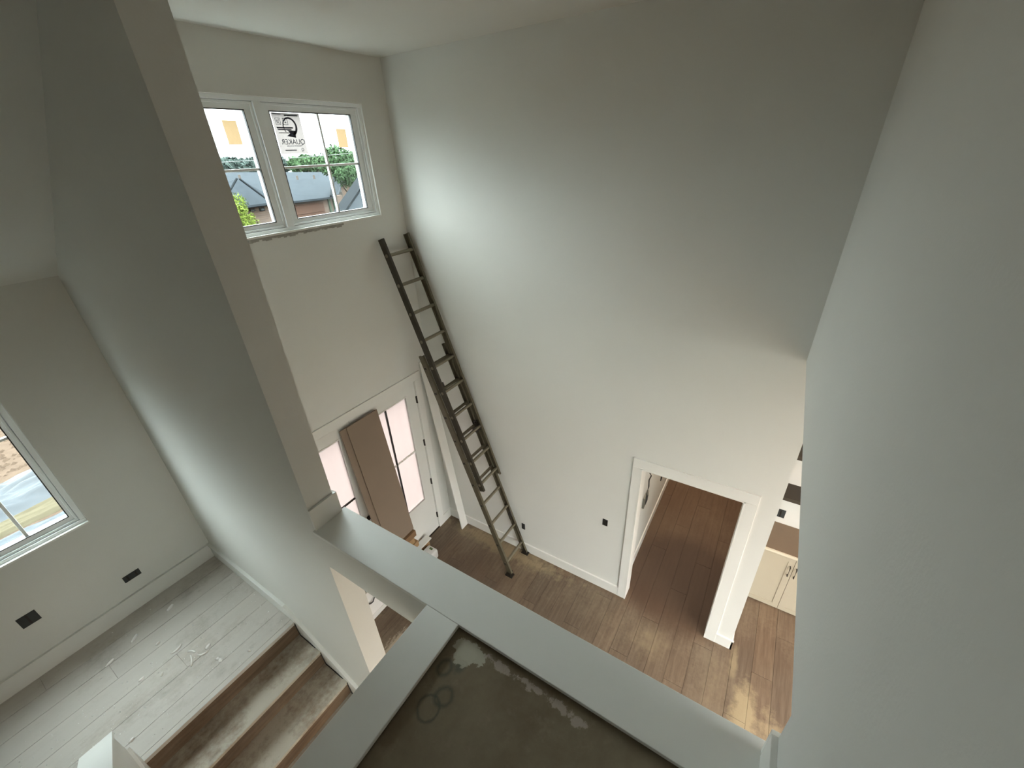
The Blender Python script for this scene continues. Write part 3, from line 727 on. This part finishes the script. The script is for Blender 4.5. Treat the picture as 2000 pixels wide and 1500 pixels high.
for a in [(.122, 3.21, .09, .018, .2, 1.6), (.172, 3.10, .06, .022, 2.0, .8), (.14, 3.03, .10, .014, 1.2, .6), (.20, 3.0, .09, .014, -.6, 2.2), (.252, 3.03, .04, .03, .4, .5),
          (.251, 2.845, .035, .03, 1.1, .6), (.245, 2.87, .03, .03, .1, 2.0), (.062, 3.394, .03, .02, .3, .5), (.248, 3.648, .06, .025, .5, .4), (-.016, 3.603, .07, .022, .7, .4),
          (-.113, 3.202, .04, .02, .1, 1), (-.02, 3.112, .03, .015, .9, .3), (.398, 2.725, .025, .018, 2, .3), (-.189, 3.545, .06, .015, .4, .3), (-.30, 2.83, .03, .02, .3, .5)]:
    scrap(*a, LB.pop(0))
bm = bmesh.new()
for k in range(380):
    x = random.uniform(-.9, .68); y = random.gauss(3.02, .3)
    if 2.66 < y < 3.86:
        r = random.uniform(.0015, .005); sd += 1
        vs = [bm.verts.new((x+random.uniform(-r, r)*1.8, y+random.uniform(-r, r)*1.8, LZ)) for _ in range(3)]; tpv = bm.verts.new((x, y, LZ+r))
        for i in range(3): bm.faces.new([vs[i], vs[(i+1) % 3], tpv])
tag(mk('plaster_crumbs', bm, 'paper'), 'fine white plaster crumbs scattered over the landing boards', 'debris')['kind'] = 'stuff'

# ---------------------------------------------------------------- outdoors
g = st(boxes('ground_outside', [(-40, 60, 3.7, 90, -.8, -.3)], 'ground'))
st(boxes('ground_back', [(-40, 60, -60, -6.3, -.8, -.3)], 'ground'))
def quadmesh(name, polys, mat, parent=None, th=.12):
    bm = bmesh.new()
    for p in polys:
        top = [bm.verts.new(q) for q in p]; bot = [bm.verts.new((q[0], q[1], q[2]-th)) for q in p]; n = len(p)
        bm.faces.new(top); bm.faces.new(bot[::-1])
        for i in range(n): bm.faces.new([top[i], bot[i], bot[(i+1) % n], top[(i+1) % n]])
    return mk(name, bm, mat, parent)
def at(x30, z30, D):   # a point seen on the y=30 m plane, moved along its ray to distance D
    k = D/30; return (x30*k, D, EYE.z+(z30-EYE.z)*k)
nh = empty('neighbour_house', (18, 31, -.3)); tag(nh, 'brick bungalow with a broad grey hip roof seen through the upper window', 'house')
boxes('wall', [(6, 23.0, 30, 38, -.3, 2.5)], 'brick', nh)
boxes('frieze_board', [(17.2, 21.3, 29.93, 30, 2.25, 2.5)], 'fascia', nh)
gd = boxes('garage_door', [(18.6, 21.15, 29.9, 30, -.3, 2.22)], 'garage', nh)
for k in range(4): boxes('panel', [(18.65, 21.1, 29.86, 29.9, -.25+k*.61, .3+k*.61)], 'garage', gd, .02)
for x in (21.68, 22.1): boxes('corner_trim', [(x-.07, x+.07, 29.85, 30, -.3, 2.45)], 'sage', nh)
for (x, z) in ((15.85, 2.3), (16.5, 2.25)):
    wv = boxes('window', [(x-.16, x+.16, 29.9, 30.0, z-.12, z+.12)], 'roofdk', nh); boxes('pane', [(x-.12, x+.12, 29.88, 29.9, z-.08, z+.08)], 'glass', wv)
quadmesh('roof', [[(9, 29.4, 2.62), (21.6, 29.4, 2.5), at(22.76, 4.10, 34), at(14.0, 4.56, 34), (8, 34, 4.77)],
                  [(21.6, 29.4, 2.5), (23.2, 30.6, 2.55), at(23.2, 3.3, 34), at(22.76, 4.10, 34)]], 'roof', nh)
quadmesh('front_hip_roof', [[(13.2, 28.4, 2.65), (16.9, 28.4, 2.70), at(15.64, 4.15, 30.0)], [(16.9, 28.4, 2.7), at(17.3, 2.85, 30), at(15.64, 4.15, 30.0)], [(13.2, 28.4, 2.65), at(15.64, 4.15, 30.0), (12.6, 31, 3.2)]], 'roof', nh)
bm = bmesh.new()
for a, b in (((15.55, 4.12), (14.86, 3.45)), ((15.7, 4.1), (16.99, 2.85))):
    A, B = Vector(at(a[0], a[1], 28.3)), Vector(at(b[0], b[1], 28.0)); tube(bm, [A, B], .06, 5)
A, B = Vector(at(22.76, 4.10, 33.8)), Vector(at(22.0, 2.5, 29.3)); tube(bm, [A, B], .08, 5)
mk('ridge_caps', bm, 'roofdk', nh)['kind'] = 'stuff'
for (x, z) in ((19.65, 4.02), (20.97, 3.98), (15.75, 4.3), (22.95, 4.05), (15.9, 3.0)):
    p = Vector(at(x, z, 32)); bm = bmesh.new(); tube(bm, [p-Vector((0, 0, .25)), p+Vector((0, 0, .02))], .075, 8); mk('roof_vent', bm, 'fascia', nh)
# house further right
h2 = empty('side_house', (24, 34, -.3)); tag(h2, 'pale peach-walled house with a grey roof at the right behind the tree', 'house')
boxes('wall', [(27.6, 38, 38.5, 46, -.3, 2.9)], 'mortar', h2)
quadmesh('roof', [[(27.2, 38, 2.95), (38, 38, 2.95), (36, 43, 4.9), (31, 43, 4.3)], [(27.2, 38, 2.95), (31, 43, 4.3), (27.2, 46.5, 2.95)]], 'roof', h2)
wv = boxes('window', [(28.6, 29.6, 38.4, 38.5, 1.2, 2.4)], 'fascia', h2); boxes('pane', [(28.7, 29.5, 38.37, 38.4, 1.3, 2.3)], 'glass', wv)
# own roof wing just outside
rw = empty('roof_wing', (6.6, 5.5, 3)); tag(rw, 'dark charcoal shingled roof slope just outside at the lower right of the window', 'roof')
z_at = lambda x: 3.92+(x-6.0)*.76
quadmesh('shingles', [[(5.2, 4.2, z_at(5.2)), (9.5, 4.2, z_at(9.5)), (9.5, 8, z_at(9.5)), (5.2, 8, z_at(5.2))]], 'roofown', rw, .1)
quadmesh('rake_trim', [[(5.2, 7.75, z_at(5.2)+.05), (9.5, 7.75, z_at(9.5)+.05), (9.5, 8.08, z_at(9.5)+.05), (5.2, 8.08, z_at(5.2)+.05)]], 'roofdk', rw, .2)
quadmesh('rake_flashing', [[(5.2, 7.25, z_at(5.2)+.02), (9.5, 7.25, z_at(9.5)+.02), (9.5, 7.33, z_at(9.5)+.02), (5.2, 7.33, z_at(5.2)+.02)]], 'fascia', rw, .03)
boxes('wing_wall', [(5.3, 9.4, 4.3, 7.9, -.3, 3.2)], 'mortar', rw)

def tree(loc, h, crowns, mat, label, n=1500, leaf=.16, trunk=.14):
    root = empty('tree', loc); tag(root, label, 'tree', 'trees outside')
    bm = bmesh.new(); x, y, z = loc
    tube(bm, [(x, y, z), (x+.1, y, z+h*.4), (x, y, z+h*.75)], trunk, 8)
    for (cx, cy, cz, r) in crowns[:4]: tube(bm, [(x, y, z+h*.35), (cx, cy, cz)], trunk*.4, 6)
    mk('trunk', bm, 'trunk', root)
    vs, fs = [], []
    tot = sum(c[3]**2 for c in crowns)
    for (cx, cy, cz, r) in crowns:
        for k in range(int(n*r*r/tot)):
            d = Vector((random.gauss(0, 1), random.gauss(0, 1), random.gauss(0, 1))).normalized()*r*random.uniform(.55, 1.05)*(1+.25*noise.noise(Vector((cx+k*.01, cy, cz))))
            c = Vector((cx, cy, cz))+d
            u = Vector((random.gauss(0, 1), random.gauss(0, 1), random.gauss(0, 1))).normalized(); v = u.cross(d).normalized() if u.cross(d).length > .01 else Vector((1, 0, 0))
            s = leaf*random.uniform(.6, 1.3); b = len(vs)
            vs += [c-u*s, c-v*s*.5, c+u*s, c+v*s*.5]; fs.append((b, b+1, b+2, b+3))
    me = bpy.data.meshes.new('foliage'); me.from_pydata([tuple(q) for q in vs], [], fs)
    o = finish('foliage', me, mat, root); o['kind'] = 'stuff'
def crown(lst, D):
    return [(*at(a, b, D+random.uniform(-.8, .8)), r*D/30) for a, b, r in lst]
tree((22.3, 27.3, -.3), 5.2, crown([(23.3, 4.9, .95), (24.4, 4.6, .9), (22.3, 4.6, .7), (24.6, 3.9, .9), (23.6, 4.0, .9), (25.6, 4.8, .9), (24.9, 3.3, .6)], 27.5), 'leaf', 'tallest green tree rising behind the grey roof at the right of the window', 8000, .11, .10)
tree((25.2, 36.2, -.3), 5, crown([(20.6, 4.75, .55), (21.5, 4.6, .6), (19.8, 4.7, .45)], 39), 'leaf', 'rounded green tree showing just above the middle of the grey roof', 4500, .2)
tree((6.6, 14, -.3), 3.4, crown([(14.7, 1.9, 1.0), (14.9, 2.7, .75), (15.2, 1.2, .9), (14.3, .4, 1.3)], 14), 'leaf2', 'bright fresh green young tree at the lower left of the upper window', 5000, .045, .04)
for i, (x, z, r) in enumerate(((15.4, 4.75, .6), (16.8, 4.7, .6), (18.3, 4.75, .55), (13.9, 4.8, .7))):
    D = (56, 70, 56, 72)[i]
    tree((x*D/30, D, -.3), 5, crown([(x-.5, z, r*.7), (x+.5, z-.05, r*.7), (x, z, r*.8)], D), 'leaf3',
         ['hazy distant tree, second from the left on the skyline', 'hazy distant tree, third from the left on the skyline', 'hazy distant tree nearest the middle mullion on the skyline', 'hazy distant tree at the far left of the skyline'][i], 2500, .4)
bm = bmesh.new()
CD = 25.5
e0, e1 = at(9, 4.98, CD), at(33, 5.52, CD)
tube(bm, [e0, at(18.87, 5.09, CD), at(24.84, 5.28, CD), e1], .015, 5)
for e_ in (e0, e1):
    pole = empty('utility_pole', (e_[0], CD, -.3)); tag(pole, 'wooden utility pole at the left end of the overhead cable' if e_ is e0 else 'wooden utility pole at the right end of the overhead cable', 'pole')
    b2 = bmesh.new(); tube(b2, [(e_[0], CD+.16, -.3), (e_[0], CD+.16, e_[2]+.9)], .12, 8); mk('shaft', b2, 'trunk', pole)
    boxes('cross_arm', [(e_[0]-.8, e_[0]+.8, CD-.04, CD+.04, e_[2]-.14, e_[2]-.016)], 'trunk', pole)
tag(mk('overhead_cable', bm, 'wire'), 'thin overhead cable crossing in front of the trees', 'cable')

# building-site ground beyond the landing window
def drape(name, x0, x1, y0, y1, h, mat, seed, label, cat, n=46):
    bm = bmesh.new(); g = []
    for j in range(n+1):
        r = []
        for i in range(n+1):
            x = x0+(x1-x0)*i/n; y = y0+(y1-y0)*j/n
            e = min(i, n-i, j, n-j)/n*6; e = min(1, e)
            v = Vector((x*1.2+seed, y*5, seed))
            zz_ = -.298+h*e*(.5+.5*abs(noise.noise(v))*1.8+.25*abs(noise.noise(v*3)))
            r.append(bm.verts.new((x+.15*noise.noise(Vector((y*2, seed, 0))), y+.08*noise.noise(Vector((x*1.3, 0, seed))), zz_)))
        g.append(r)
    for j in range(n):
        for i in range(n): bm.faces.new([g[j][i], g[j][i+1], g[j+1][i+1], g[j+1][i]])
    return tag(mk(name, bm, mat, None, 0, True), label, cat)
drape('plastic_sheet', -4, 2.5, 10.22, 11.6, .22, 'sheet', 3, 'crumpled pale blue plastic sheeting on the dirt below the landing window', 'sheeting')
drape('sand_strip', -4, 2.5, 9.70, 10.14, .10, 'sand', 8, 'strip of pale yellow sand in front of the crumpled sheeting', 'sand')['kind'] = 'stuff'
drape('plastic_sheet', -4, 2.5, 8.4, 9.62, .15, 'sheet', 12, 'flatter pale sheeting nearest the house below the landing window', 'sheeting')
bm = bmesh.new()
for k in range(2500):
    x = random.uniform(-3, 4); y = random.uniform(11.95, 18); r = random.uniform(.02, .07)
    vs = [bm.verts.new((x+r*math.cos(t)*random.uniform(.7, 1.2), y+r*math.sin(t)*random.uniform(.7, 1.2), -.3)) for t in (0, 1.57, 3.14, 4.7)]; tp_ = bm.verts.new((x, y, -.3+r*.9))
    for i in range(4): bm.faces.new([vs[i], vs[(i+1) % 4], tp_])
tag(mk('rubble', bm, 'ground'), 'reddish brown stones and clods scattered on the dirt outside', 'rubble')['kind'] = 'stuff'
